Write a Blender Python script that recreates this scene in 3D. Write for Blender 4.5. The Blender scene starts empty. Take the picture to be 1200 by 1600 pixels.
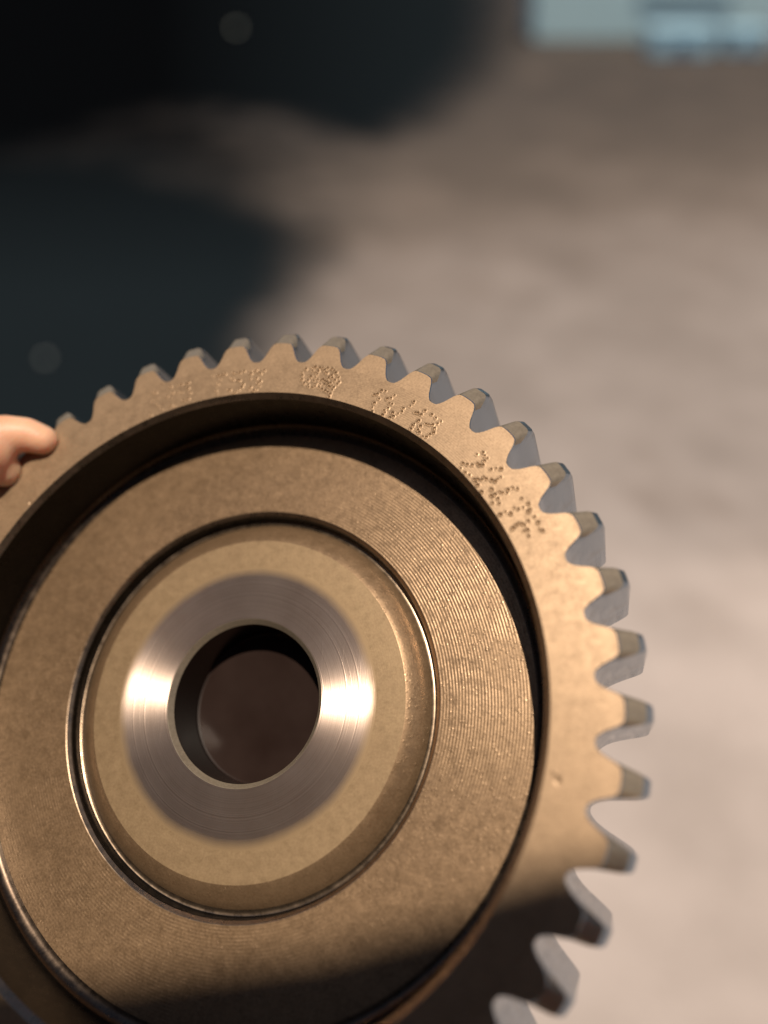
import bpy, bmesh, math, random
import numpy as np
from mathutils import Vector, Matrix, noise

random.seed(7)
rng = np.random.default_rng(7)
S = bpy.context.scene
C = S.collection
R = 0.045                      # reference radius of the gear (front edge of the tooth tips), metres
PITCH = math.radians(38.0)     # the camera looks this far below the horizon
CAMH = 1.25

# ------------------------------------------------------------------ camera
cam_d = bpy.data.cameras.new('camera')
cam = bpy.data.objects.new('camera', cam_d)
C.objects.link(cam)
cam.location = (0, 0, CAMH)
cam.rotation_euler = (math.pi / 2 - PITCH, 0, 0)
cam_d.sensor_fit = 'VERTICAL'
cam_d.sensor_height = 24.0
cam_d.lens = 24.0 * 1251.0 / 1600.0
cam_d.clip_start = 0.004
cam_d.clip_end = 500.0
cam_d.dof.use_dof = True
cam_d.dof.focus_distance = 2.12 * R
cam_d.dof.aperture_fstop = 4.7
S.camera = cam

CAMM = Matrix.Translation((0, 0, CAMH)) @ Matrix.Rotation(math.pi / 2 - PITCH, 4, 'X')
CV = CAMM @ Matrix.Diagonal((1, -1, -1, 1))         # x right, y down, z forward  ->  world

# ------------------------------------------------------------------ world and sun
sun_cv = Vector((-0.023, -0.624, -0.781)).normalized()      # towards the sun
sun_w = (CV.to_3x3() @ sun_cv).normalized()
W = bpy.data.worlds.new('World'); S.world = W; W.use_nodes = True
nt = W.node_tree
sky = nt.nodes.new('ShaderNodeTexSky'); sky.sky_type = 'NISHITA'; sky.sun_disc = False
sky.sun_elevation = math.asin(sun_w.z)
sky.sun_rotation = math.atan2(sun_w.x, sun_w.y)
bg = nt.nodes['Background']; bg.inputs[1].default_value = 0.052
nt.links.new(sky.outputs[0], bg.inputs[0])
sd = bpy.data.lights.new('sun', 'SUN'); sd.energy = 5.0; sd.angle = math.radians(0.65); sd.color = (1.0, 0.87, 0.71)
so = bpy.data.objects.new('sun', sd); C.objects.link(so)
so.rotation_euler = sun_w.to_track_quat('Z', 'Y').to_euler()
S.view_settings.view_transform = 'Standard'
S.view_settings.look = 'None'
S.view_settings.exposure = 0.0
S.cycles.max_bounces = 8
S.cycles.sample_clamp_indirect = 6.0

# ------------------------------------------------------------------ helpers
def link(o, parent=None):
    C.objects.link(o)
    if parent: o.parent = parent
    return o
def tag(o, label=None, cat=None, group=None, kind=None):
    if label: o['label'] = label
    if cat: o['category'] = cat
    if group: o['group'] = group
    if kind: o['kind'] = kind
    return o
def empty(name, M):
    o = bpy.data.objects.new(name, None); o.empty_display_size = 0.01
    C.objects.link(o); o.matrix_world = M
    return o
def mesh_obj(name, verts, faces, mat, parent=None, smooth=True, M=None):
    me = bpy.data.meshes.new(name)
    me.from_pydata([tuple(v) for v in verts], [], [tuple(f) for f in faces])
    me.materials.append(mat)
    me.polygons.foreach_set('use_smooth', [smooth] * len(me.polygons))
    me.update()
    o = bpy.data.objects.new(name, me); link(o, parent)
    if M is not None: o.matrix_world = M
    return o
def bm_obj(name, bm, mat, parent=None, smooth=False, M=None):
    me = bpy.data.meshes.new(name); bmesh.ops.recalc_face_normals(bm, faces=bm.faces)
    bm.to_mesh(me); bm.free(); me.materials.append(mat)
    me.polygons.foreach_set('use_smooth', [smooth] * len(me.polygons))
    o = bpy.data.objects.new(name, me); link(o, parent)
    if M is not None: o.matrix_world = M
    return o
def ray(px, py):
    d = CV.to_3x3() @ Vector(((px - 600) / 1251.0, (py - 800) / 1251.0, 1.0))
    return d
def gpt(px, py, z=0.0):
    d = ray(px, py); o = Vector((0, 0, CAMH)); s = (z - CAMH) / d.z
    return o + d * s

# ------------------------------------------------------------------ node helpers
class NT:
    def __init__(self, name):
        self.m = bpy.data.materials.new(name); self.m.use_nodes = True
        self.t = self.m.node_tree; self.b = self.t.nodes['Principled BSDF']
        self._r = None
    def n(self, typ, **kw):
        x = self.t.nodes.new('ShaderNode' + typ)
        for k, v in kw.items(): setattr(x, k, v)
        return x
    def l(self, a, b): self.t.links.new(a, b)
    def set(self, sock, v):
        if isinstance(v, (int, float)): sock.default_value = v
        elif isinstance(v, tuple): sock.default_value = v
        else: self.l(v, sock)
    def math(self, op, a, b=None, c=None):
        x = self.n('Math', operation=op)
        self.set(x.inputs[0], a)
        if b is not None: self.set(x.inputs[1], b)
        if c is not None: self.set(x.inputs[2], c)
        return x.outputs[0]
    def obj(self):
        return self.n('TexCoord').outputs['Object']
    def noise(self, vec, scale, detail=3, rough=.55, dim='3D'):
        x = self.n('TexNoise', noise_dimensions=dim)
        if dim == '1D': self.l(vec, x.inputs['W'])
        else: self.l(vec, x.inputs['Vector'])
        x.inputs['Scale'].default_value = scale; x.inputs['Detail'].default_value = detail; x.inputs['Roughness'].default_value = rough
        return x.outputs['Fac']
    def rad(self, vec):
        v = self.n('VectorMath', operation='MULTIPLY'); self.l(vec, v.inputs[0]); v.inputs[1].default_value = (1, 1, 0)
        le = self.n('VectorMath', operation='LENGTH'); self.l(v.outputs[0], le.inputs[0])
        return le.outputs['Value']
    def mix(self, f, a, b):
        x = self.n('Mix', data_type='RGBA'); self.set(x.inputs[0], f)
        self.set(x.inputs[6], a); self.set(x.inputs[7], b)
        return x.outputs[2]
    def ramp(self, f, lo, hi, a=0., b=1.):
        x = self.n('MapRange'); self.set(x.inputs[0], f)
        for i, v in enumerate((lo, hi, a, b)): x.inputs[i + 1].default_value = v
        return x.outputs[0]
    def bump(self, h, dist, prev=None, strength=1.0):
        x = self.n('Bump'); self.l(h, x.inputs['Height']); x.inputs['Distance'].default_value = dist; x.inputs['Strength'].default_value = strength
        if prev is not None: self.l(prev, x.inputs['Normal'])
        return x.outputs[0]
    def done(self, col=None, metal=0., rough=.5, nrm=None, **kw):
        b = self.b
        if col is not None: self.set(b.inputs['Base Color'], col)
        self.set(b.inputs['Metallic'], metal); self.set(b.inputs['Roughness'], rough)
        if nrm is not None: self.l(nrm, b.inputs['Normal'])
        for k, v in kw.items(): self.set(b.inputs[k.replace('_', ' ')], v)
        return self.m

def coat_mat(name, groove_amp, groove_p, grain_amp, base=(.42, .30, .215, 1), dark=(.34, .24, .168, 1), rough=.54, metal=.86, patch=(.3, .75), glint=0.0):
    """brown conversion-coated turned steel: feed grooves, fine crystalline grain, glints, slightly mottled tone"""
    k = NT(name); o = k.obj(); r = k.rad(o)
    wob = k.noise(o, 260, 2)
    ph = k.math('MULTIPLY_ADD', r, 2 * math.pi / (groove_p * R), k.math('MULTIPLY', wob, 1.6))
    # uneven feed marks: amplitude changes around and across the face
    amp = k.math('MULTIPLY', k.ramp(k.noise(o, 60, 3), patch[0], patch[1], .0, 1.0), k.ramp(k.noise(o, 900, 3), .3, .65, .25, 1.0))
    h = k.math('MULTIPLY', k.math('SINE', ph), amp)
    n = k.bump(h, groove_amp)
    n = k.bump(k.noise(o, 5200, 2, .7), grain_amp, n)
    n = k.bump(k.noise(o, 1900, 3, .7), grain_amp * 1.1, n)
    if glint:
        v = k.n('TexVoronoi', feature='F1'); k.l(o, v.inputs['Vector']); v.inputs['Scale'].default_value = 3400
        sp = k.n('SeparateColor'); k.l(v.outputs['Color'], sp.inputs[0])
        on = k.math('MULTIPLY', k.math('GREATER_THAN', sp.outputs[0], .86), k.math('SUBTRACT', .75, v.outputs['Distance']))
        n = k.bump(on, glint, n)
    m = k.noise(o, 520, 5, .7); fine = k.noise(o, 3400, 2, .6); big = k.noise(o, 40, 3, .5)
    f = k.ramp(k.math('ADD', k.math('MULTIPLY', m, .3), k.math('ADD', k.math('MULTIPLY', fine, .45), k.math('MULTIPLY', big, .25))), .40, .60)
    col = k.mix(f, dark, base)
    rg = k.ramp(k.noise(o, 900, 4), .3, .7, rough - .07, rough + .08)
    return k.done(col, metal=metal, rough=rg, nrm=n)

M_face = coat_mat('brown_coated_steel_face', 4.2e-6, .0058, 5.0e-6, base=(.355, .236, .140, 1), dark=(.235, .154, .089, 1), patch=(.2, .6), rough=.46, metal=.45)
M_web = coat_mat('brown_coated_steel_turned', 1.3e-5, .0082, 5.0e-6, base=(.290, .186, .105, 1), dark=(.170, .106, .058, 1), rough=.38, patch=(.44, .66), glint=2.8e-5, metal=.48)
M_slope = coat_mat('brown_coated_steel_slope', 1.0e-6, .0082, 6.0e-6, base=(.285, .185, .106, 1), dark=(.215, .135, .074, 1), rough=.40, glint=2.4e-5, metal=.6)
M_hub = coat_mat('brown_coated_steel_hub', 0.8e-6, .006, 1.4e-6, base=(.310, .212, .117, 1), dark=(.250, .166, .090, 1), rough=.45, metal=.45)
M_edge = coat_mat('brown_coated_steel_edge', 2.0e-6, .01, 1.6e-6, base=(.34, .25, .175, 1), dark=(.26, .185, .125, 1), rough=.30, metal=.95)
M_fillet = coat_mat('shade_dark_fillet', 2.0e-6, .01, 1.6e-6, base=(.11, .080, .058, 1), dark=(.07, .05, .037, 1), rough=.30, metal=.97)  # brown coat darkened to paint in the shade of the recess corner
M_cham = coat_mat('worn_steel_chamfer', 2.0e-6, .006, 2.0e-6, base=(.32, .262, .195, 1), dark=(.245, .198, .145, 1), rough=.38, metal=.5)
M_dark = coat_mat('shade_black_wall', 1.5e-6, .01, 1.0e-6, base=(.028, .026, .025, 1), dark=(.017, .016, .0155, 1), rough=.30, metal=.9)  # near-black colour paints in the shade on recess and groove walls

def steel_mat(name, base=(.245, .31, .385, 1), rough=.21, specks=True):
    """bare ground tooth flank: light streaks along the tooth, stains and a few black pits"""
    k = NT(name); o = k.obj()
    sc = k.n('Mapping'); k.l(o, sc.inputs[0]); sc.inputs['Scale'].default_value = (1, 1, .12)
    st = k.noise(sc.outputs[0], 1500, 4, .6)
    stain = k.noise(o, 330, 4, .6)
    f = k.ramp(stain, .50, .72)
    col = k.mix(f, base, (.20, .225, .25, 1))
    if specks:
        v = k.n('TexVoronoi', feature='F1'); k.l(o, v.inputs['Vector']); v.inputs['Scale'].default_value = 330
        pit = k.math('LESS_THAN', v.outputs['Distance'], k.ramp(k.noise(o, 420, 1), .58, .75, 0.0, .13))
        col = k.mix(pit, col, (.03, .03, .032, 1))
    n = k.bump(st, .5e-6)
    return k.done(col, metal=.95, rough=k.ramp(st, .3, .7, rough - .06, rough + .08), nrm=n)
M_flank = steel_mat('bare_steel_flank')

def ring_mat():
    """lapped bearing face: concentric scratches plus slanting lapping scratches, a dull scuffed share over the polish"""
    k = NT('polished_steel_ring'); o = k.obj(); r = k.rad(o)
    wob = k.noise(o, 30, 2)
    rw = k.math('MULTIPLY_ADD', wob, .0006, r)
    n1 = k.noise(rw, 9000, 3, .7, '1D')
    n2 = k.noise(rw, 1800, 2, .6, '1D')
    deep = k.ramp(n2, .60, .70)
    sc = k.n('Mapping'); k.l(o, sc.inputs[0]); sc.inputs['Rotation'].default_value = (0, 0, math.radians(58)); sc.inputs['Scale'].default_value = (1, .05, 1)
    s1 = k.noise(sc.outputs[0], 4200, 3, .7)
    sc2 = k.n('Mapping'); k.l(o, sc2.inputs[0]); sc2.inputs['Rotation'].default_value = (0, 0, math.radians(-35)); sc2.inputs['Scale'].default_value = (1, .04, 1)
    s2 = k.noise(sc2.outputs[0], 2600, 2, .7)
    b = k.bump(n1, 1.8e-6); b = k.bump(deep, 5.0e-6, b); b = k.bump(s1, 2.0e-6, b); b = k.bump(k.ramp(s2, .60, .70), 1.6e-6, b)
    tg = k.n('Tangent', direction_type='RADIAL', axis='Z')
    f = k.ramp(k.noise(o, 160, 4), .3, .7)
    arcs = k.ramp(k.noise(rw, 5200, 4, .75, '1D'), .35, .68)
    f = k.math('MULTIPLY', k.math('ADD', f, arcs), .5)
    col = k.mix(f, (.44, .325, .26, 1), (.66, .525, .44, 1))
    k.l(tg.outputs[0], k.b.inputs['Tangent'])
    k.done(col, metal=1.0, rough=.36, nrm=b, Anisotropic=.97, Anisotropic_Rotation=.25 + .06)
    p2 = k.n('BsdfPrincipled'); k.l(col, p2.inputs['Base Color']); p2.inputs['Metallic'].default_value = 1.0; p2.inputs['Roughness'].default_value = .62; k.l(b, p2.inputs['Normal'])
    mx = k.n('MixShader'); mx.inputs[0].default_value = .14
    k.l(k.b.outputs[0], mx.inputs[1]); k.l(p2.outputs[0], mx.inputs[2])
    # the brown coat creeps in from the outer edge, worn through unevenly
    p3 = k.n('BsdfPrincipled'); p3.inputs['Base Color'].default_value = (.288, .195, .106, 1); p3.inputs['Metallic'].default_value = .5; p3.inputs['Roughness'].default_value = .5
    edge = k.math('ADD', r, k.math('MULTIPLY_ADD', k.noise(o, 110, 6, .72), .020 * R, -.010 * R))
    mx2 = k.n('MixShader'); k.l(k.ramp(edge, .350 * R, .376 * R, 0, .95), mx2.inputs[0])
    k.l(mx.outputs[0], mx2.inputs[1]); k.l(p3.outputs[0], mx2.inputs[2])
    k.l(mx2.outputs[0], k.t.nodes['Material Output'].inputs['Surface'])
    return k.m
M_ring = ring_mat()
def bore_mat():
    k = NT('honed_steel_bore'); o = k.obj()
    b = k.bump(k.noise(o, 2200, 3, .6), 1.5e-6)
    return k.done((.16, .155, .15, 1), metal=1.0, rough=.20, nrm=b)
M_bore = bore_mat()

# ------------------------------------------------------------------ ground
def ground_mat(name='dusty_concrete', sheet=False):
    """dusty ground, paler near by, darker and browner farther off; with `sheet`, shade painted near black by vertex mask"""
    k = NT(name); o = k.obj()
    big = k.noise(o, .9, 5, .6); mid = k.noise(o, 4.5, 5, .62); fin = k.noise(o, 60, 4, .6)
    sp = k.n('SeparateXYZ'); k.l(o, sp.inputs[0])
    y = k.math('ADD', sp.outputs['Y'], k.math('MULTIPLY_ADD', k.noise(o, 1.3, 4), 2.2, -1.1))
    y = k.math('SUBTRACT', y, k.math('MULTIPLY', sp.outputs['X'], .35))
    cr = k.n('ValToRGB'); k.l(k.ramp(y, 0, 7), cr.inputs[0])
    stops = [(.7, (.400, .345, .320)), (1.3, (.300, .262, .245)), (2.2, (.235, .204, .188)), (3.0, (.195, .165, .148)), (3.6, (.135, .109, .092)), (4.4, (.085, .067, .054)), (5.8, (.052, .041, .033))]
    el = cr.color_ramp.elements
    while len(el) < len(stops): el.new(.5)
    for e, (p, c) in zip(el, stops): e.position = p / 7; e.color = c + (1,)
    f = k.math('ADD', k.math('MULTIPLY', big, .35), k.math('ADD', k.math('MULTIPLY', mid, .45), k.math('MULTIPLY', fin, .2)))
    m = k.n('Mix', data_type='RGBA', blend_type='MULTIPLY'); m.inputs[0].default_value = 1.0
    k.l(cr.outputs[0], m.inputs[6]); k.l(k.mix(k.ramp(f, .36, .62), (.72, .70, .68, 1), (1.15, 1.14, 1.14, 1)), m.inputs[7])
    c2 = k.mix(k.ramp(k.noise(o, 1.9, 3), .57, .72, 0, .55), m.outputs[2], (.12, .09, .07, 1))
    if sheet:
        at = k.n('Attribute', attribute_name='unshaded'); tn = k.n('Attribute', attribute_name='tone')
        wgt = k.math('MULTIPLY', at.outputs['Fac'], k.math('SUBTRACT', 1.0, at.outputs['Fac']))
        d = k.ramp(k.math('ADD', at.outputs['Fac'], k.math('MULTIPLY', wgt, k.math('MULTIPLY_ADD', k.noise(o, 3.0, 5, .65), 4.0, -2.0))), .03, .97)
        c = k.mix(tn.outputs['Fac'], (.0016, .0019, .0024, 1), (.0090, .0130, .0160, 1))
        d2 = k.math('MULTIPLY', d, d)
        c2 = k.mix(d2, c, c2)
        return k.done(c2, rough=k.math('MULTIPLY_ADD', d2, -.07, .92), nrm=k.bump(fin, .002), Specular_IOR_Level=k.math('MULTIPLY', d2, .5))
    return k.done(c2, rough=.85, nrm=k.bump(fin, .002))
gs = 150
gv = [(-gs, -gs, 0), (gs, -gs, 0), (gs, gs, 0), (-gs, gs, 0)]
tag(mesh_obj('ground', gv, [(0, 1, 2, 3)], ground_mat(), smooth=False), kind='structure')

def plain(name, col, rough=.5, metal=0., var=.25, scale=30, bump=0.0):
    k = NT(name); o = k.obj(); n = k.noise(o, scale, 4)
    c2 = tuple(x * (1 - var) for x in col[:3]) + (1,)
    nn = k.bump(n, bump) if bump else None
    return k.done(k.mix(k.ramp(n, .3, .7), c2, col), rough=rough, metal=metal, nrm=nn)

# ------------------------------------------------------------------ the gear
q_rot = Matrix(((0.96439, -0.04993, 0.25972), (-0.04218, 0.94041, 0.33742), (-0.26109, -0.33636, 0.90482)))
q_t = Vector((-0.437, 0.449, 2.007)) * R
GM = CV @ Matrix.Translation(q_t) @ q_rot.to_4x4()
gear = empty('gear', GM)
tag(gear, 'brown coated steel spur gear with polished hub ring and dotted stamp marks on its rim', 'gear')
NTEETH = 42
PH = -1.621
STEP = 2 * math.pi / NTEETH
R0 = .936                        # root circle

def lathe(name, prof, mat, seg=512, sharp=(), mat2=None, rows2=(), parent=gear):
    """revolve (r, z) in units of R about the gear axis; indices in `sharp` split the smooth shading"""
    V = []; F = []
    ang = np.linspace(0, 2 * math.pi, seg, endpoint=False)
    rows = []
    def addrow(r, z):
        b = len(V)
        V.extend(np.stack([r * R * np.cos(ang), r * R * np.sin(ang), np.full(seg, z * R)], 1).tolist())
        return b
    prev = addrow(*prof[0])
    for i in range(1, len(prof)):
        cur = addrow(*prof[i])
        for j in range(seg):
            k = (j + 1) % seg
            F.append((prev + j, prev + k, cur + k, cur + j))
        prev = addrow(*prof[i]) if i in sharp and i < len(prof) - 1 else cur
    o = mesh_obj(name, V, F, mat, parent)
    if mat2:
        o.data.materials.append(mat2)
        o.data.polygons.foreach_set('material_index', [1 if (i // seg) in rows2 else 0 for i in range(len(F))])
    return o

# dot-peened identification marks: positions on the rim face, 1e-4 R
DOTS = np.array([[int(a) for a in w.split(',')] for w in """3841,-7992 3925,-8003 4040,-8097 4150,-8068 3981,-7850 3856,-7732 3803,-7608 3798,-7480 4210,-7830 4316,-7846 4408,-7916 4276,-7688 4356,-7663 4248,-7544 4144,-7489 4159,-7424 4103,-7352 4309,-7260 4414,-7289 4385,-7393 4528,-7363 4643,-7409 4674,-7503 4860,-7556 4939,-7625 4955,-7680 5007,-7349 5073,-7336 5172,-7282 5272,-7387 5461,-7259 5567,-7145 5707,-7035 5617,-6980 5493,-6958 5378,-6974 5309,-6992 5436,-6945 5109,-7107 5076,-7060 4985,-7017 4952,-6970 4910,-6874 5161,-6941 5096,-6835 5138,-6758 5229,-6640 5332,-6620 5421,-6682 5522,-6729 5531,-6802 5541,-6850 6666,-6033 6825,-6076 6862,-5980 6936,-5909 6858,-5835 6681,-5780 6742,-5731 6828,-5726 6554,-5743 6312,-5809 6424,-5770 6253,-5674 6378,-5548 6482,-5468 7034,-5600 7155,-5619 7287,-5593 6854,-5402 6915,-5347 6795,-5328 6698,-5346 6613,-5346 6650,-5258 6699,-5190 6798,-4999 7048,-5306 7144,-5264 7192,-5318 7275,-5365 7049,-5056 7038,-4890 7074,-4837 7133,-4910 7205,-4805 7074,-4690 7240,-4671 7252,-4981 7323,-4952 7429,-4933 7453,-5021 7571,-5066 7689,-5034 7792,-4776 7954,-4630 7604,-4539 7709,-4504 7825,-4536 7393,-4448 7522,-4392 7252,-4379 7288,-4385 7998,-4478 7952,-4430 8100,-4288 7949,-4183 7799,-4115 7856,-4088 7718,-4131 7648,-4084 7579,-4013 7544,-3978 8178,-4137 8209,-3964 8288,-3925 7924,-3963 7832,-3930 7956,-3803 1777,-8991 1659,-8879 1679,-8796 1679,-8660 1754,-8530 1862,-8615 1886,-8477 1905,-8408 2021,-8384 2096,-8404 1981,-9011 2056,-9031 1977,-8902 2059,-8840 2127,-8792 1941,-8729 2072,-8689 2188,-8977 2157,-8884 2277,-8968 2334,-8894 2431,-8952 2418,-8791 2378,-8822 2560,-8912 2627,-8851 2683,-8778 2727,-8693 2770,-8621 2793,-8472 2663,-8538 2748,-8410 2563,-8709 2582,-8626 2480,-8636 2374,-8552 2307,-8599 2154,-8614 2042,-8584 2138,-8508 2243,-8457 2357,-8446 2439,-8519 2470,-8449 2600,-8383 2654,-8325 2554,-8334 2501,-8366 2305,-8304 2212,-8366 2411,-8241 2490,-8194 2569,-8134 2540,-8031 2610,-8249 2235,-8552 2115,-8469 2543,-8469 -2767,-8995 -2468,-8829 -2258,-8849 -2127,-8875 -1901,-8905 -1971,-8861 -3030,-8686 -2947,-8659 -2839,-8473 -2967,-8427 -3037,-8374 -2869,-8302 -2777,-8217 -2641,-8090 -2982,-7926 -2364,-8412 -2375,-8607 -2250,-8171 -2370,-8201 -2150,-8644 -2066,-8598 -1892,-8717 -1792,-8554 -1821,-8364 -1986,-8321 -1892,-8324 -2219,-8592 -2533,-8504 -1122,-9051 -953,-9054 -842,-9062 -749,-9073 -857,-8890 -934,-8763 -962,-8554 -912,-8454 -948,-8306 -471,-9084 -374,-9055 -266,-9083 -140,-9109 63,-9108 93,-9009 214,-9073 263,-9126 313,-9006 389,-8979 489,-9065 -524,-8916 -460,-8852 -311,-8837 -252,-8813 -126,-8686 76,-8838 277,-8838 398,-8731 331,-8681 397,-8580 320,-8455 230,-8445 77,-8516 125,-8568 -152,-8594 -234,-8506 -319,-8457 -389,-8426 -513,-8532 -572,-8557""".split()]) * 1e-4
DOT_R = rng.uniform(.0031, .0047, len(DOTS))
NICKS = [((.8505, .176), .006, .010), ((-.655, -.535), .005, .007), ((.842, .160), .004, -.006)]

def build_rim():
    # dense ring so that every stamped pit is real relief
    na, nr = 4400, 64
    ri, ro = .8385, R0
    ang = np.linspace(0, 2 * math.pi, na, endpoint=False)
    rr = np.linspace(ri, ro, nr)
    A, RR = np.meshgrid(ang, rr)
    X = RR * np.cos(A); Y = RR * np.sin(A); Z = np.zeros_like(X)
    for (dx, dy), dr in zip(DOTS, DOT_R):
        th = math.atan2(dy, dx) % (2 * math.pi); c = int(th / (2 * math.pi) * na)
        idx = np.arange(c - 14, c + 15) % na
        d = np.hypot(X[:, idx] - dx, Y[:, idx] - dy) / dr
        depth = 1.0 * dr * rng.uniform(.75, 1.15)
        pit = np.where(d < 1, depth * (1 - d ** 2), 0) - .42 * dr * np.exp(-((d - 1.18) / .22) ** 2)
        Z[:, idx] += pit
    for (dx, dy), dr, dep in NICKS:
        d = np.hypot((X - dx), (Y - dy) * .7) / dr
        Z += dep * .35 * np.exp(-d ** 2 * 2) * (1 + .5 * np.sin(X * 900 + Y * 500))
    V = np.stack([X * R, Y * R, Z * R], -1).reshape(-1, 3)
    n = nr * na
    me = bpy.data.meshes.new('rim')
    i, j = np.meshgrid(np.arange(nr - 1), np.arange(na), indexing='ij')
    k = (j + 1) % na
    F = np.stack([i * na + j, (i + 1) * na + j, (i + 1) * na + k, i * na + k], -1).reshape(-1, 4)[:, ::-1]
    me.vertices.add(n); me.vertices.foreach_set('co', V.ravel())
    me.loops.add(F.size); me.loops.foreach_set('vertex_index', F.ravel().astype(np.int32))
    me.polygons.add(len(F)); me.polygons.foreach_set('loop_start', np.arange(len(F), dtype=np.int32) * 4)
    me.polygons.foreach_set('loop_total', np.full(len(F), 4, np.int32))
    me.polygons.foreach_set('use_smooth', np.ones(len(F), bool))
    me.update(calc_edges=True); me.validate()
    me.materials.append(M_face)
    return link(bpy.data.objects.new('rim', me), gear)
build_rim()

# teeth: half pitch fraction w against radius, for the full section and for the chamfered front edge
T_full = [(R0, .5), (R0 + .0006, .465), (.940, .425), (.947, .378), (.957, .330), (.972, .286), (.990, .246), (1.008, .214), (1.026, .184), (1.042, .157), (1.053, .134), (1.0595, .108), (1.061, .08), (1.061, .04)]
T_front = [(R0, .5), (R0 + .0006, .465), (.940, .425), (.947, .378), (.956, .333), (.966, .300), (.975, .272), (.983, .247), (.990, .218), (.9955, .180), (.9985, .142), (.9998, .10), (1.0, .066), (1.0, .033)]
T_mid = [(R0, .5), (R0 + .0006, .465), (.940, .425), (.947, .378), (.957, .330), (.971, .288), (.988, .249), (1.004, .219), (1.020, .192), (1.032, .168), (1.039, .142), (1.042, .11), (1.043, .08), (1.043, .04)]
T_mid2 = [(r if r < 1.045 else 1.045 + (r - 1.045) * .7, w) for r, w in T_full]
def inset(T, d, dw):
    return [(max(r - d * (1 if i > 9 else .6), R0) if i > 1 else r, w - dw if 1 < i else w) for i, (r, w) in enumerate(T)]
T_back = [(r - .02 * max(0, (r - .96) / .1), w - .004) for r, w in T_full]
LAYERS = [(inset(T_front, .0030, .007), 0.0), (T_front, .0035), (T_mid, .0290), (T_mid2, .050), (T_full, .085), (T_full, .375), (T_back, .40)]

def tooth_mesh():
    def outline(T):
        pts = [(r, -w) for r, w in T] + [(T[-1][0], 0.0)] + [(r, w) for r, w in reversed(T)]
        return [(r * R * math.cos(u * STEP), r * R * math.sin(u * STEP)) for r, u in pts]
    bm = bmesh.new()
    rows = []
    def row(T, z): return [bm.verts.new((x, y, z * R)) for x, y in outline(T)]
    def sheet(a, b, mi):
        for i in range(len(a) - 1):
            f = bm.faces.new((a[i], a[i + 1], b[i + 1], b[i])); f.smooth = True; f.material_index = mi
    # front and back faces: arcs from flank to flank, flush with the rim ring
    n = 2 * len(T_full) + 1
    def cap(T, z):
        prev = None
        for r, w in T:
            cur = [bm.verts.new((r * R * math.cos(u * STEP), r * R * math.sin(u * STEP), z * R)) for u in np.linspace(-w, w, 11)]
            if prev:
                for i in range(10): bm.faces.new((prev[i], prev[i + 1], cur[i + 1], cur[i]))
            prev = cur
    cap(*LAYERS[0]); cap(*LAYERS[-1])
    # tiny broken edge, chamfer cone, land and flanks; separate rows keep the edges crisp
    for li in range(len(LAYERS) - 1):
        p = row(*LAYERS[li]); c = row(*LAYERS[li + 1])
        for i in range(n - 1):
            f = bm.faces.new((p[i], p[i + 1], c[i + 1], c[i])); f.smooth = True
            tip = 7 <= i < n - 8
            f.material_index = 2 if (li == 1 and tip) else 1
    bmesh.ops.recalc_face_normals(bm, faces=bm.faces)
    me = bpy.data.meshes.new('tooth'); bm.to_mesh(me); bm.free()
    for m in (M_face, M_flank, M_cham): me.materials.append(m)
    return me
tm = tooth_mesh()
for k in range(NTEETH):
    o = link(bpy.data.objects.new('tooth', tm), gear)
    o.rotation_euler = (0, 0, PH + STEP * k)

def arc(cx, cz, r, a0, a1, n=10):
    return [(cx + r * math.cos(math.radians(a0 + (a1 - a0) * i / n)), cz + r * math.sin(math.radians(a0 + (a1 - a0) * i / n))) for i in range(n + 1)]
FZ = .198
lathe('recess_chamfer', [(.8385, 0), (.8375, .0008), (.8255, .0140), (.8245, .0155)], M_edge, sharp=(1,))
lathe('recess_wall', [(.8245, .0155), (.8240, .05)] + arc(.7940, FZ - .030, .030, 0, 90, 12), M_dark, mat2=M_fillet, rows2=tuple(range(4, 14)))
lathe('web', [(.7940, FZ), (.75, FZ), (.70, FZ), (.65, FZ), (.60, FZ), (.549, FZ)], M_web)
lathe('groove', [(.549, FZ), (.547, FZ + .0012), (.5390, FZ + .0095), (.5375, FZ + .013), (.5365, FZ + .040), (.533, FZ + .046), (.524, FZ + .046), (.518, FZ + .042)], M_edge, sharp=(1, 2, 3), mat2=M_dark, rows2=(2, 3, 4))
lathe('hub_slope', [(.518, FZ + .042), (.512, FZ + .034), (.500, FZ + .024), (.487, FZ + .0145), (.474, FZ + .006), (.464, FZ + .0012), (.458, FZ - .001)], M_slope)
lathe('hub_face', [(.458, FZ - .001), (.43, FZ - .0012), (.40, FZ - .0012), (.379, FZ - .0012)], M_hub)
lathe('bearing_ring', [(.379, FZ - .0012), (.36, FZ - .0012), (.33, FZ - .0012), (.29, FZ - .0012), (.228, FZ - .0012)], M_ring)
lathe('bore', [(.228, FZ - .0012), (.2262, FZ + .0004), (.2150, FZ + .0150), (.2142, FZ + .018), (.2140, .36), (.2140, .398)], M_bore, sharp=(1, 2, 3), mat2=M_cham, rows2=(0, 1))
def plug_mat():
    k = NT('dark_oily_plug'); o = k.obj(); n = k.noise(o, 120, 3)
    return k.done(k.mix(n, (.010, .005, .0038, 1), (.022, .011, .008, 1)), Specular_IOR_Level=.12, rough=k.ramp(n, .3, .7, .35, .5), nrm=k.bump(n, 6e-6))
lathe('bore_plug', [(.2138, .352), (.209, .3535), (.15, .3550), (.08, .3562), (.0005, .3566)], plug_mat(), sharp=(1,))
lathe('back_face', [(.2140, .398), (.224, .405), (.60, .405), (.9355, .399)], M_edge, sharp=(1, 2))

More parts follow.
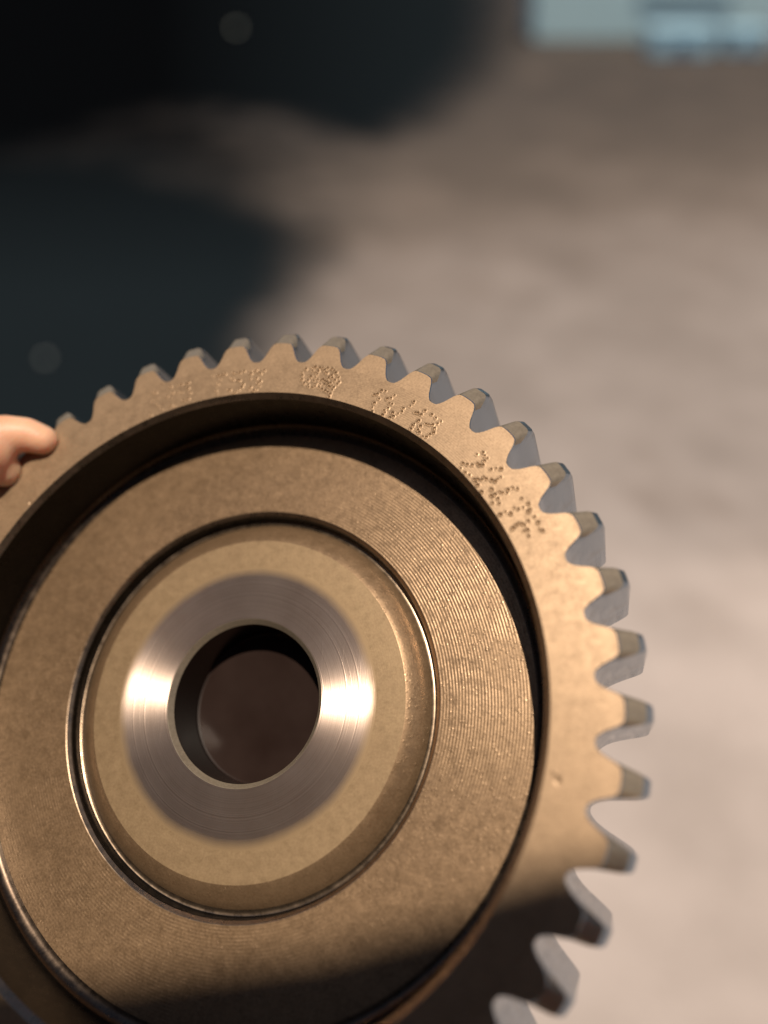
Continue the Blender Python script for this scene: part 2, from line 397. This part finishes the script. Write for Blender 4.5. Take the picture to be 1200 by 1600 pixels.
# ------------------------------------------------------------------ hand holding the gear
def cvp(px, py, z): return Vector(((px - 600) / 1251.0 * z, (py - 800) / 1251.0 * z, z)) * R
def remeshed(name, balls, voxel, mat, M, smooth_it=6):
    """one continuous skin from tapering chains of overlapping balls"""
    bm = bmesh.new()
    for c, r in balls:
        bmesh.ops.create_icosphere(bm, subdivisions=3, radius=r, matrix=Matrix.Translation(c))
    me = bpy.data.meshes.new(name + '_raw'); bm.to_mesh(me); bm.free()
    o = bpy.data.objects.new(name + '_raw', me); C.objects.link(o)
    md = o.modifiers.new('r', 'REMESH'); md.mode = 'VOXEL'; md.voxel_size = voxel
    ms = o.modifiers.new('s', 'SMOOTH'); ms.factor = .5; ms.iterations = smooth_it
    dg = bpy.context.evaluated_depsgraph_get()
    out = bpy.data.meshes.new_from_object(o.evaluated_get(dg))
    bpy.data.objects.remove(o); out.name = name
    out.materials.clear(); out.materials.append(mat)
    out.polygons.foreach_set('use_smooth', [True] * len(out.polygons))
    h = bpy.data.objects.new(name, out); C.objects.link(h); h.matrix_world = M
    return h
def chain(pts, balls, step=.35):
    for (a, ra), (b, rb) in zip(pts[:-1], pts[1:]):
        L = (b - a).length; n = max(2, int(L / (min(ra, rb) * step)) + 1)
        for i in range(n + 1):
            t = i / n; balls.append((a.lerp(b, t), ra + (rb - ra) * t))
def skin_mat():
    k = NT('skin'); o = k.obj()
    n = k.noise(o, 130, 4); f = k.noise(o, 900, 3)
    col = k.mix(k.ramp(n, .35, .65), (.64, .33, .20, 1), (.74, .43, .28, 1))
    # fingerprint ridges
    w = k.n('TexWave', wave_type='BANDS', bands_direction='DIAGONAL'); k.l(o, w.inputs[0]); w.inputs['Scale'].default_value = 620; w.inputs['Distortion'].default_value = 3.0; w.inputs['Detail'].default_value = 1
    b = k.bump(w.outputs['Fac'], 2e-5, strength=.5); b = k.bump(f, 2e-5, b)
    return k.done(col, rough=.5, nrm=b, Subsurface_Weight=.9, Subsurface_Scale=.0035, Subsurface_Radius=(1.0, .35, .2))
M_skin = skin_mat()
balls = []
K = R
# thumb: base, joints, and the pad pressed against a tooth so that the flesh bulges to both sides of it
chain([(cvp(-620, 1010, 2.66), .27 * K), (cvp(-400, 850, 2.46), .215 * K), (cvp(-215, 742, 2.36), .175 * K), (cvp(-95, 715, 2.37), .135 * K)], balls)
chain([(cvp(-95, 714, 2.37), .127 * K), (cvp(-32, 693, 2.385), .081 * K), (cvp(10, 680, 2.39), .061 * K), (cvp(40, 679, 2.395), .053 * K), (cvp(67, 688, 2.40), .046 * K)], balls, .2)
chain([(cvp(-95, 722, 2.37), .127 * K), (cvp(-36, 722, 2.385), .080 * K), (cvp(-9, 730, 2.395), .059 * K), (cvp(8, 736, 2.40), .050 * K)], balls, .2)
for bx, by, bz, br in ((-34, 707, 2.385, .094), (-10, 706, 2.40, .058), (-7, 720, 2.40, .056), (-14, 711, 2.365, .068), (-30, 712, 2.355, .085)): balls.append((cvp(bx, by, bz), br * K))
# palm and wrist, left of the gear
chain([(cvp(-620, 1010, 2.70), .28 * K), (cvp(-640, 1180, 2.95), .30 * K), (cvp(-560, 1380, 3.05), .27 * K)], balls)
chain([(cvp(-760, 1050, 2.85), .30 * K), (cvp(-800, 1280, 3.0), .32 * K), (cvp(-740, 1450, 3.05), .28 * K)], balls)
chain([(cvp(-620, 1010, 2.75), .27 * K), (cvp(-800, 1280, 3.0), .32 * K)], balls)
chain([(cvp(-620, 1180, 2.95), .28 * K), (cvp(-900, 1400, 3.05), .36 * K), (cvp(-1250, 1700, 3.1), .40 * K), (cvp(-1600, 2000, 3.15), .44 * K)], balls)
# four fingers arching behind the gear, their tips on its back
def gp(px, py, gz):
    d = Vector(((px - 600) / 1251.0, (py - 800) / 1251.0, 1.0)); rt = q_rot.transposed()
    o_ = rt @ (-q_t / R); dd = rt @ d; return d * ((gz - o_.z) / dd.z) * R
for pts in (
    [(-600, 1000, 1.20, .21), (-330, 985, 1.32, .20), (0, 1010, 1.34, .205), (300, 1035, 1.32, .20), (500, 1060, 1.24, .18), (640, 1085, .86, .14), (660, 1110, .545, .125)],
    [(-620, 1130, 1.25, .21), (-320, 1145, 1.34, .20), (0, 1155, 1.36, .205), (300, 1172, 1.34, .205), (510, 1200, 1.26, .185), (640, 1225, .88, .145), (655, 1245, .55, .13)],
    [(-600, 1270, 1.25, .20), (-300, 1290, 1.32, .19), (0, 1305, 1.34, .185), (280, 1320, 1.32, .18), (450, 1350, 1.15, .155), (530, 1375, .90, .135), (540, 1385, .56, .13)],
    [(-570, 1400, 1.20, .175), (-330, 1430, 1.40, .165), (-80, 1450, 1.40, .155), (130, 1470, 1.25, .14), (240, 1490, .85, .12), (260, 1495, .53, .11)]):
    chain([(gp(x, y, z), r * K) for x, y, z, r in pts], balls)
hand = remeshed('hand', balls, .0005, M_skin, CV, 5)
person = empty('person', Matrix.Translation((-.05, -.5, 0)))
tag(person, 'person holding the gear, one bare fingertip seen pressed on the teeth at the left edge', 'person')
def keep(o, p=None):
    p = p or person
    bpy.context.view_layer.update(); w = o.matrix_world.copy(); o.parent = p; o.matrix_parent_inverse = p.matrix_world.inverted(); o.matrix_world = w
    return o
keep(hand)

# ------------------------------------------------------------------ the phone that takes the picture
def rounded_slab(name, w, h, d, rad, mat, parent, off=(0, 0, 0), bev=.0015):
    bm = bmesh.new()
    pts = []
    for cx, cy, a in ((w / 2 - rad, h / 2 - rad, 0), (-w / 2 + rad, h / 2 - rad, 90), (-w / 2 + rad, -h / 2 + rad, 180), (w / 2 - rad, -h / 2 + rad, 270)):
        for i in range(9):
            t = math.radians(a + i * 11.25); pts.append((cx + rad * math.cos(t), cy + rad * math.sin(t)))
    f = bm.faces.new([bm.verts.new((x + off[0], y + off[1], off[2])) for x, y in pts])
    e = bmesh.ops.extrude_face_region(bm, geom=[f])
    bmesh.ops.translate(bm, verts=[v for v in e['geom'] if isinstance(v, bmesh.types.BMVert)], vec=(0, 0, d))
    bmesh.ops.bevel(bm, geom=[e for e in bm.edges if abs(e.verts[0].co.z - e.verts[1].co.z) < 1e-7], offset=bev, segments=3, affect='EDGES')
    return bm_obj(name, bm, mat, parent)
M_phone = plain('black_glass', (.012, .012, .013, 1), .18, var=.1)
M_lens = plain('lens_glass', (.02, .02, .03, 1), .05, var=.1)
ph = empty('phone', CV @ Matrix.Rotation(math.radians(-9), 4, 'Z'))
tag(ph, 'black phone held up behind the viewpoint, facing the gear', 'phone')
rounded_slab('body', .076, .160, .0078, .010, M_phone, ph, (.012, .080 - .0120, -.0125))
rounded_slab('camera_island', .034, .034, .0016, .008, M_phone, ph, (0, .0, -.0046), .0006)
rounded_slab('screen', .070, .152, .0004, .008, M_lens, ph, (.012, .080 - .0120, -.0130), .0001)

# ------------------------------------------------------------------ the photographer, bent over the gear behind the phone
def wv(x, y, z): return Vector((x, y, z))
M_jacket = plain('dark_brown_cloth', (.030, .022, .018, 1), .9, var=.4, scale=60, bump=.002)
M_blk = plain('black_leather', (.01, .01, .011, 1), .5)
I4 = Matrix.Identity(4)
def body_part(name, chains, vox, mat, it=8):
    b = []
    for c in chains: chain([(wv(*p[:3]), p[3]) for p in c], b, .3)
    return remeshed(name, b, vox, mat, I4, it)

def add(name, chains, vox, mat, it=8, parent=None): return keep(body_part(name, chains, vox, mat, it), parent)
gw = CV @ cvp(-1500, 1900, 3.13)                      # left wrist
add('jacket', [
    [(-.05, -.50, 1.00, .155), (-.05, -.46, 1.18, .16), (-.05, -.38, 1.36, .15)],
    [(-.13, -.46, 1.15, .12), (-.15, -.37, 1.36, .095)], [(.03, -.46, 1.15, .12), (.05, -.37, 1.36, .095)],
    [(-.05, -.35, 1.40, .09), (-.04, -.31, 1.54, .07)],
    [(-.21, -.36, 1.38, .075), (-.30, -.28, 1.16, .062), (gw.x - .05, gw.y - .06, gw.z - .04, .05), (gw.x, gw.y, gw.z, .042)],
    [(.11, -.36, 1.38, .075), (.26, -.26, 1.12, .062), (.12, -.10, 1.12, .045)]], .008, M_jacket)
add('hand', [[(.12, -.10, 1.12, .030), (.09, -.055, 1.15, .034), (.06, -.04, 1.175, .030)],
    [(.09, -.05, 1.15, .02), (.062, -.022, 1.185, .011), (.058, .006, 1.20, .009)],
    [(.10, -.05, 1.14, .015), (.085, -.015, 1.15, .010), (.058, -.006, 1.148, .009)],
    [(.10, -.05, 1.13, .015), (.085, -.025, 1.125, .010), (.058, -.016, 1.12, .009)],
    [(.10, -.06, 1.12, .015), (.085, -.035, 1.10, .010), (.058, -.026, 1.095, .008)],
    [(.07, -.045, 1.175, .018), (.04, -.045, 1.20, .012), (.015, -.04, 1.205, .010)]], .0025, M_skin, 5)
add('trousers', [[(-.05, -.50, .98, .15), (-.05, -.50, .90, .15)], [(-.13, -.50, .88, .10), (-.15, -.50, .48, .07), (-.15, -.52, .08, .055)], [(.03, -.50, .88, .10), (.05, -.50, .48, .07), (.05, -.52, .08, .055)]], .01, plain('dark_trousers', (.02, .022, .028, 1), .9, scale=60))
for x in (-.16, .06): add('shoe', [[(x, -.55, .045, .045), (x, -.42, .035, .035), (x, -.33, .03, .028)]], .005, M_blk)
HC = wv(-.02, -.21, 1.69)
add('head', [[(-.03, -.31, 1.50, .055), (HC.x, HC.y - .04, HC.z - .05, .06)],
    [(HC.x, HC.y - .02, HC.z + .025, .092), (HC.x, HC.y, HC.z + .01, .085)],
    [(HC.x, HC.y + .03, HC.z - .055, .055), (HC.x, HC.y + .055, HC.z - .10, .032)],
    [(HC.x, HC.y + .085, HC.z - .02, .010), (HC.x, HC.y + .098, HC.z - .055, .012)],
    [(HC.x - .088, HC.y - .02, HC.z - .02, .014), (HC.x - .086, HC.y - .02, HC.z - .05, .010)],
    [(HC.x + .088, HC.y - .02, HC.z - .02, .014), (HC.x + .086, HC.y - .02, HC.z - .05, .010)]], .004, M_skin, 6)
M_cap = plain('dark_cap_cloth', (.022, .022, .026, 1), .9, var=.3, scale=90, bump=.001)
cap = add('cap', [[(HC.x, HC.y - .025, HC.z + .045, .100), (HC.x, HC.y - .005, HC.z + .045, .096)]], .004, M_cap)
# the cap's brim: its front edge throws the soft shade over the bottom of the gear
def shade_pt(px, py, l=.52): return CV @ gp(px, py, .1) + sun_w * l
fe = [shade_pt(*p) for p in ((-1100, 1900), (-500, 1640), (150, 1560), (500, 1512), (850, 1415), (1100, 1370), (1500, 1480))]
be = [Vector((HC.x + dx, HC.y + .055 - dx * dx * 4, HC.z + .055)) for dx in (-.085, -.06, -.03, 0, .03, .06, .085)]
bm = bmesh.new(); rows = []
for t in (0, .33, .66, 1):
    rows.append([[bm.verts.new(b_.lerp(f_, t) + Vector((0, 0, .012 * math.sin(math.pi * t * .8) + dz))) for b_, f_ in zip(be, fe)] for dz in (0, .003)])
for r0_, r1_ in zip(rows[:-1], rows[1:]):
    for sgn in (0, 1):
        for i in range(6): bm.faces.new((r0_[sgn][i], r0_[sgn][i + 1], r1_[sgn][i + 1], r1_[sgn][i]))
for i in range(6): bm.faces.new((rows[-1][0][i], rows[-1][0][i + 1], rows[-1][1][i + 1], rows[-1][1][i]))
keep(bm_obj('brim', bm, M_cap, None, True), cap)

# ------------------------------------------------------------------ dark plank wall added on the left, outside the view, for the steel to mirror
M_added_plank = plain('added_dark_planks', (.030, .027, .026, 1), .8, var=.5, scale=9, bump=.003)
added_wall = empty('added_dark_wall', Matrix.Translation((-1.25, -1.4, 0)))
tag(added_wall, 'dark plank wall added out of view left of the viewpoint, to darken reflections', 'wall')
for i in range(22):
    bm = bmesh.new()
    bmesh.ops.create_cube(bm, size=1)
    bmesh.ops.scale(bm, verts=bm.verts, vec=(.025 + .004 * (i % 3), .146, 3.6))
    bmesh.ops.translate(bm, verts=bm.verts, vec=(0, -1.65 + i * .15, 1.8))
    bmesh.ops.bevel(bm, geom=bm.edges[:], offset=.004, segments=1, affect='EDGES')
    bm_obj('added_plank', bm, M_added_plank, added_wall)

# ------------------------------------------------------------------ things lying on the ground, far out of focus
def poly_sd(p, P):
    """signed distance to a polygon, negative inside"""
    d = 1e9; ins = False; n = len(P)
    for i in range(n):
        a, b = Vector(P[i]), Vector(P[(i + 1) % n]); e = b - a; w = p - a
        d = min(d, (w - e * max(0, min(1, w.dot(e) / e.length_squared))).length)
        if (a.y > p.y) != (b.y > p.y) and p.x < (b.x - a.x) * (p.y - a.y) / (b.y - a.y) + a.x: ins = not ins
    return -d if ins else d
def sstep(a, b, x):
    t = max(0., min(1., (x - a) / (b - a))); return t * t * (3 - 2 * t)
def shade_sheet():
    """a sheet over the ground with soft-edged shade painted into its colour, one paler band across it"""
    def g2(L): return [gpt(x, y).to_2d() for x, y in L]
    low = g2([(-900, 1100), (250, 800), (375, 590), (440, 490), (495, 400), (480, 355), (410, 325), (320, 285), (240, 262), (150, 245), (-100, 230), (-900, 500)])
    upp = g2([(-900, 500), (-100, 300), (60, 255), (170, 222), (260, 185), (400, 190), (520, 225), (600, 235), (690, 190), (760, 130), (800, 70), (812, 10), (800, -70), (-900, -70)])
    nx, ny = 110, 90
    V = []; D = []; T = []; F = []
    for j in range(ny + 1):
        for i in range(nx + 1):
            px = -520 + 1420 * i / nx; py = -60 + 1010 * (j / ny)
            g = gpt(px, py); p = g.to_2d(); far = max(.4, p.y)
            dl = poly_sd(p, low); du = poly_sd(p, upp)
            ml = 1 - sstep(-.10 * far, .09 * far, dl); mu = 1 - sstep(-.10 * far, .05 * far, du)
            m = max(ml, mu, (.76 * (1 - sstep(200, 680, px))) * (1 - sstep(330, 520, py)))  # painted shade mask: two soft-edged dark areas and a paler band between
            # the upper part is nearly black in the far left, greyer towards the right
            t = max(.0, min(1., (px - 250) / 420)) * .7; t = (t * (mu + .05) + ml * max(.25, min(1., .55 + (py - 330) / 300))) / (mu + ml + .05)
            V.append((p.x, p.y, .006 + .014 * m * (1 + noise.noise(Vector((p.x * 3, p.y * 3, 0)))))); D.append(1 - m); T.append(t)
    for j in range(ny):
        for i in range(nx):
            a = j * (nx + 1) + i; F.append((a, a + nx + 1, a + nx + 2, a + 1))
    o = mesh_obj('shade_sheet', V, F, ground_mat('painted_ground_shade', True))
    for nm, vals in (('unshaded', D), ('tone', T)):
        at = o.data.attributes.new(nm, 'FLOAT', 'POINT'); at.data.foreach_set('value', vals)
    return tag(o, 'dark blue-black shade painted on a sheet over the ground at upper left', 'sheet')
shade_sheet()

def bevel_box(name, w, d, h, mat, parent, loc=(0, 0, 0), bev=.02, taper=1.0, rz=0):
    bm = bmesh.new(); bmesh.ops.create_cube(bm, size=1)
    for v in bm.verts:
        t = taper if v.co.z < 0 else 1.0
        v.co = Vector((v.co.x * w * t, v.co.y * d * t, (v.co.z + .5) * h))
    bmesh.ops.bevel(bm, geom=bm.edges[:], offset=bev, segments=3, affect='EDGES')
    bmesh.ops.translate(bm, verts=bm.verts, vec=loc)
    return bm_obj(name, bm, mat, parent)
def tote(px0, px1, pybot, depth, h, mats, label, cat, name, lid=.05):
    a = gpt(px0, pybot); b = gpt(px1, pybot); w = (b - a).length
    e = empty(name, Matrix.Translation(((a.x + b.x) / 2, (a.y + b.y) / 2 + depth / 2, 0)))
    tag(e, label, cat)
    bevel_box('body', w * .97, depth * .95, h, mats[0], e, bev=.02, taper=.96)
    bevel_box('lid', w, depth, lid, mats[1], e, (0, 0, h), bev=.012)
    bevel_box('handle', w * .3, .03, .03, mats[1], e, (0, -depth / 2 - .012, h * .72), bev=.008)
    return e
M_pale = plain('pale_green_plastic', (.50, .70, .76, 1), .45, var=.08, scale=8)
M_blue = plain('sky_tinted_plastic', (.42, .66, .80, 1), .35, var=.08, scale=8)  # blue of skylit shade put into the plastic's colour
M_dk = plain('dark_blue_plastic', (.05, .08, .12, 1), .45, var=.2, scale=8)
tote(818, 1300, 66, .7, .62, (M_pale, M_pale), 'big pale grey-green chest blurred at the top right edge', 'chest', 'storage_chest')
tote(1012, 1117, 90, .34, .20, (M_blue, M_blue), 'bright pale box tinted skylight blue, left one of two before the big pale chest', 'box', 'plastic_box', .035)
tote(1128, 1196, 86, .30, .18, (M_blue, M_blue), 'smaller pale box tinted skylight blue, right one of two before the big pale chest', 'box', 'plastic_box', .03)

def pebble(px, py, r, label, mat):
    p = gpt(px, py); bm = bmesh.new()
    bmesh.ops.create_icosphere(bm, subdivisions=3, radius=r)
    for v in bm.verts:
        v.co *= 1 + .18 * noise.noise(v.co * (1.2 / r)); v.co.z *= .6
    o = bm_obj('pebble', bm, mat, None, True, Matrix.Translation((p.x, p.y, .03 + r * .5)))
    tag(o, label, 'pebble', 'pale pebbles on the darkened ground')
M_peb = plain('pale_stone', (.30, .33, .32, 1), .6, scale=90)
pebble(75, 575, .011, 'pale pebble on the darkened ground left of the gear', M_peb)
pebble(370, 52, .034, 'pale pebble on the darkened ground near the top edge', plain('chalky_stone', (.42, .46, .41, 1), .6, scale=90))
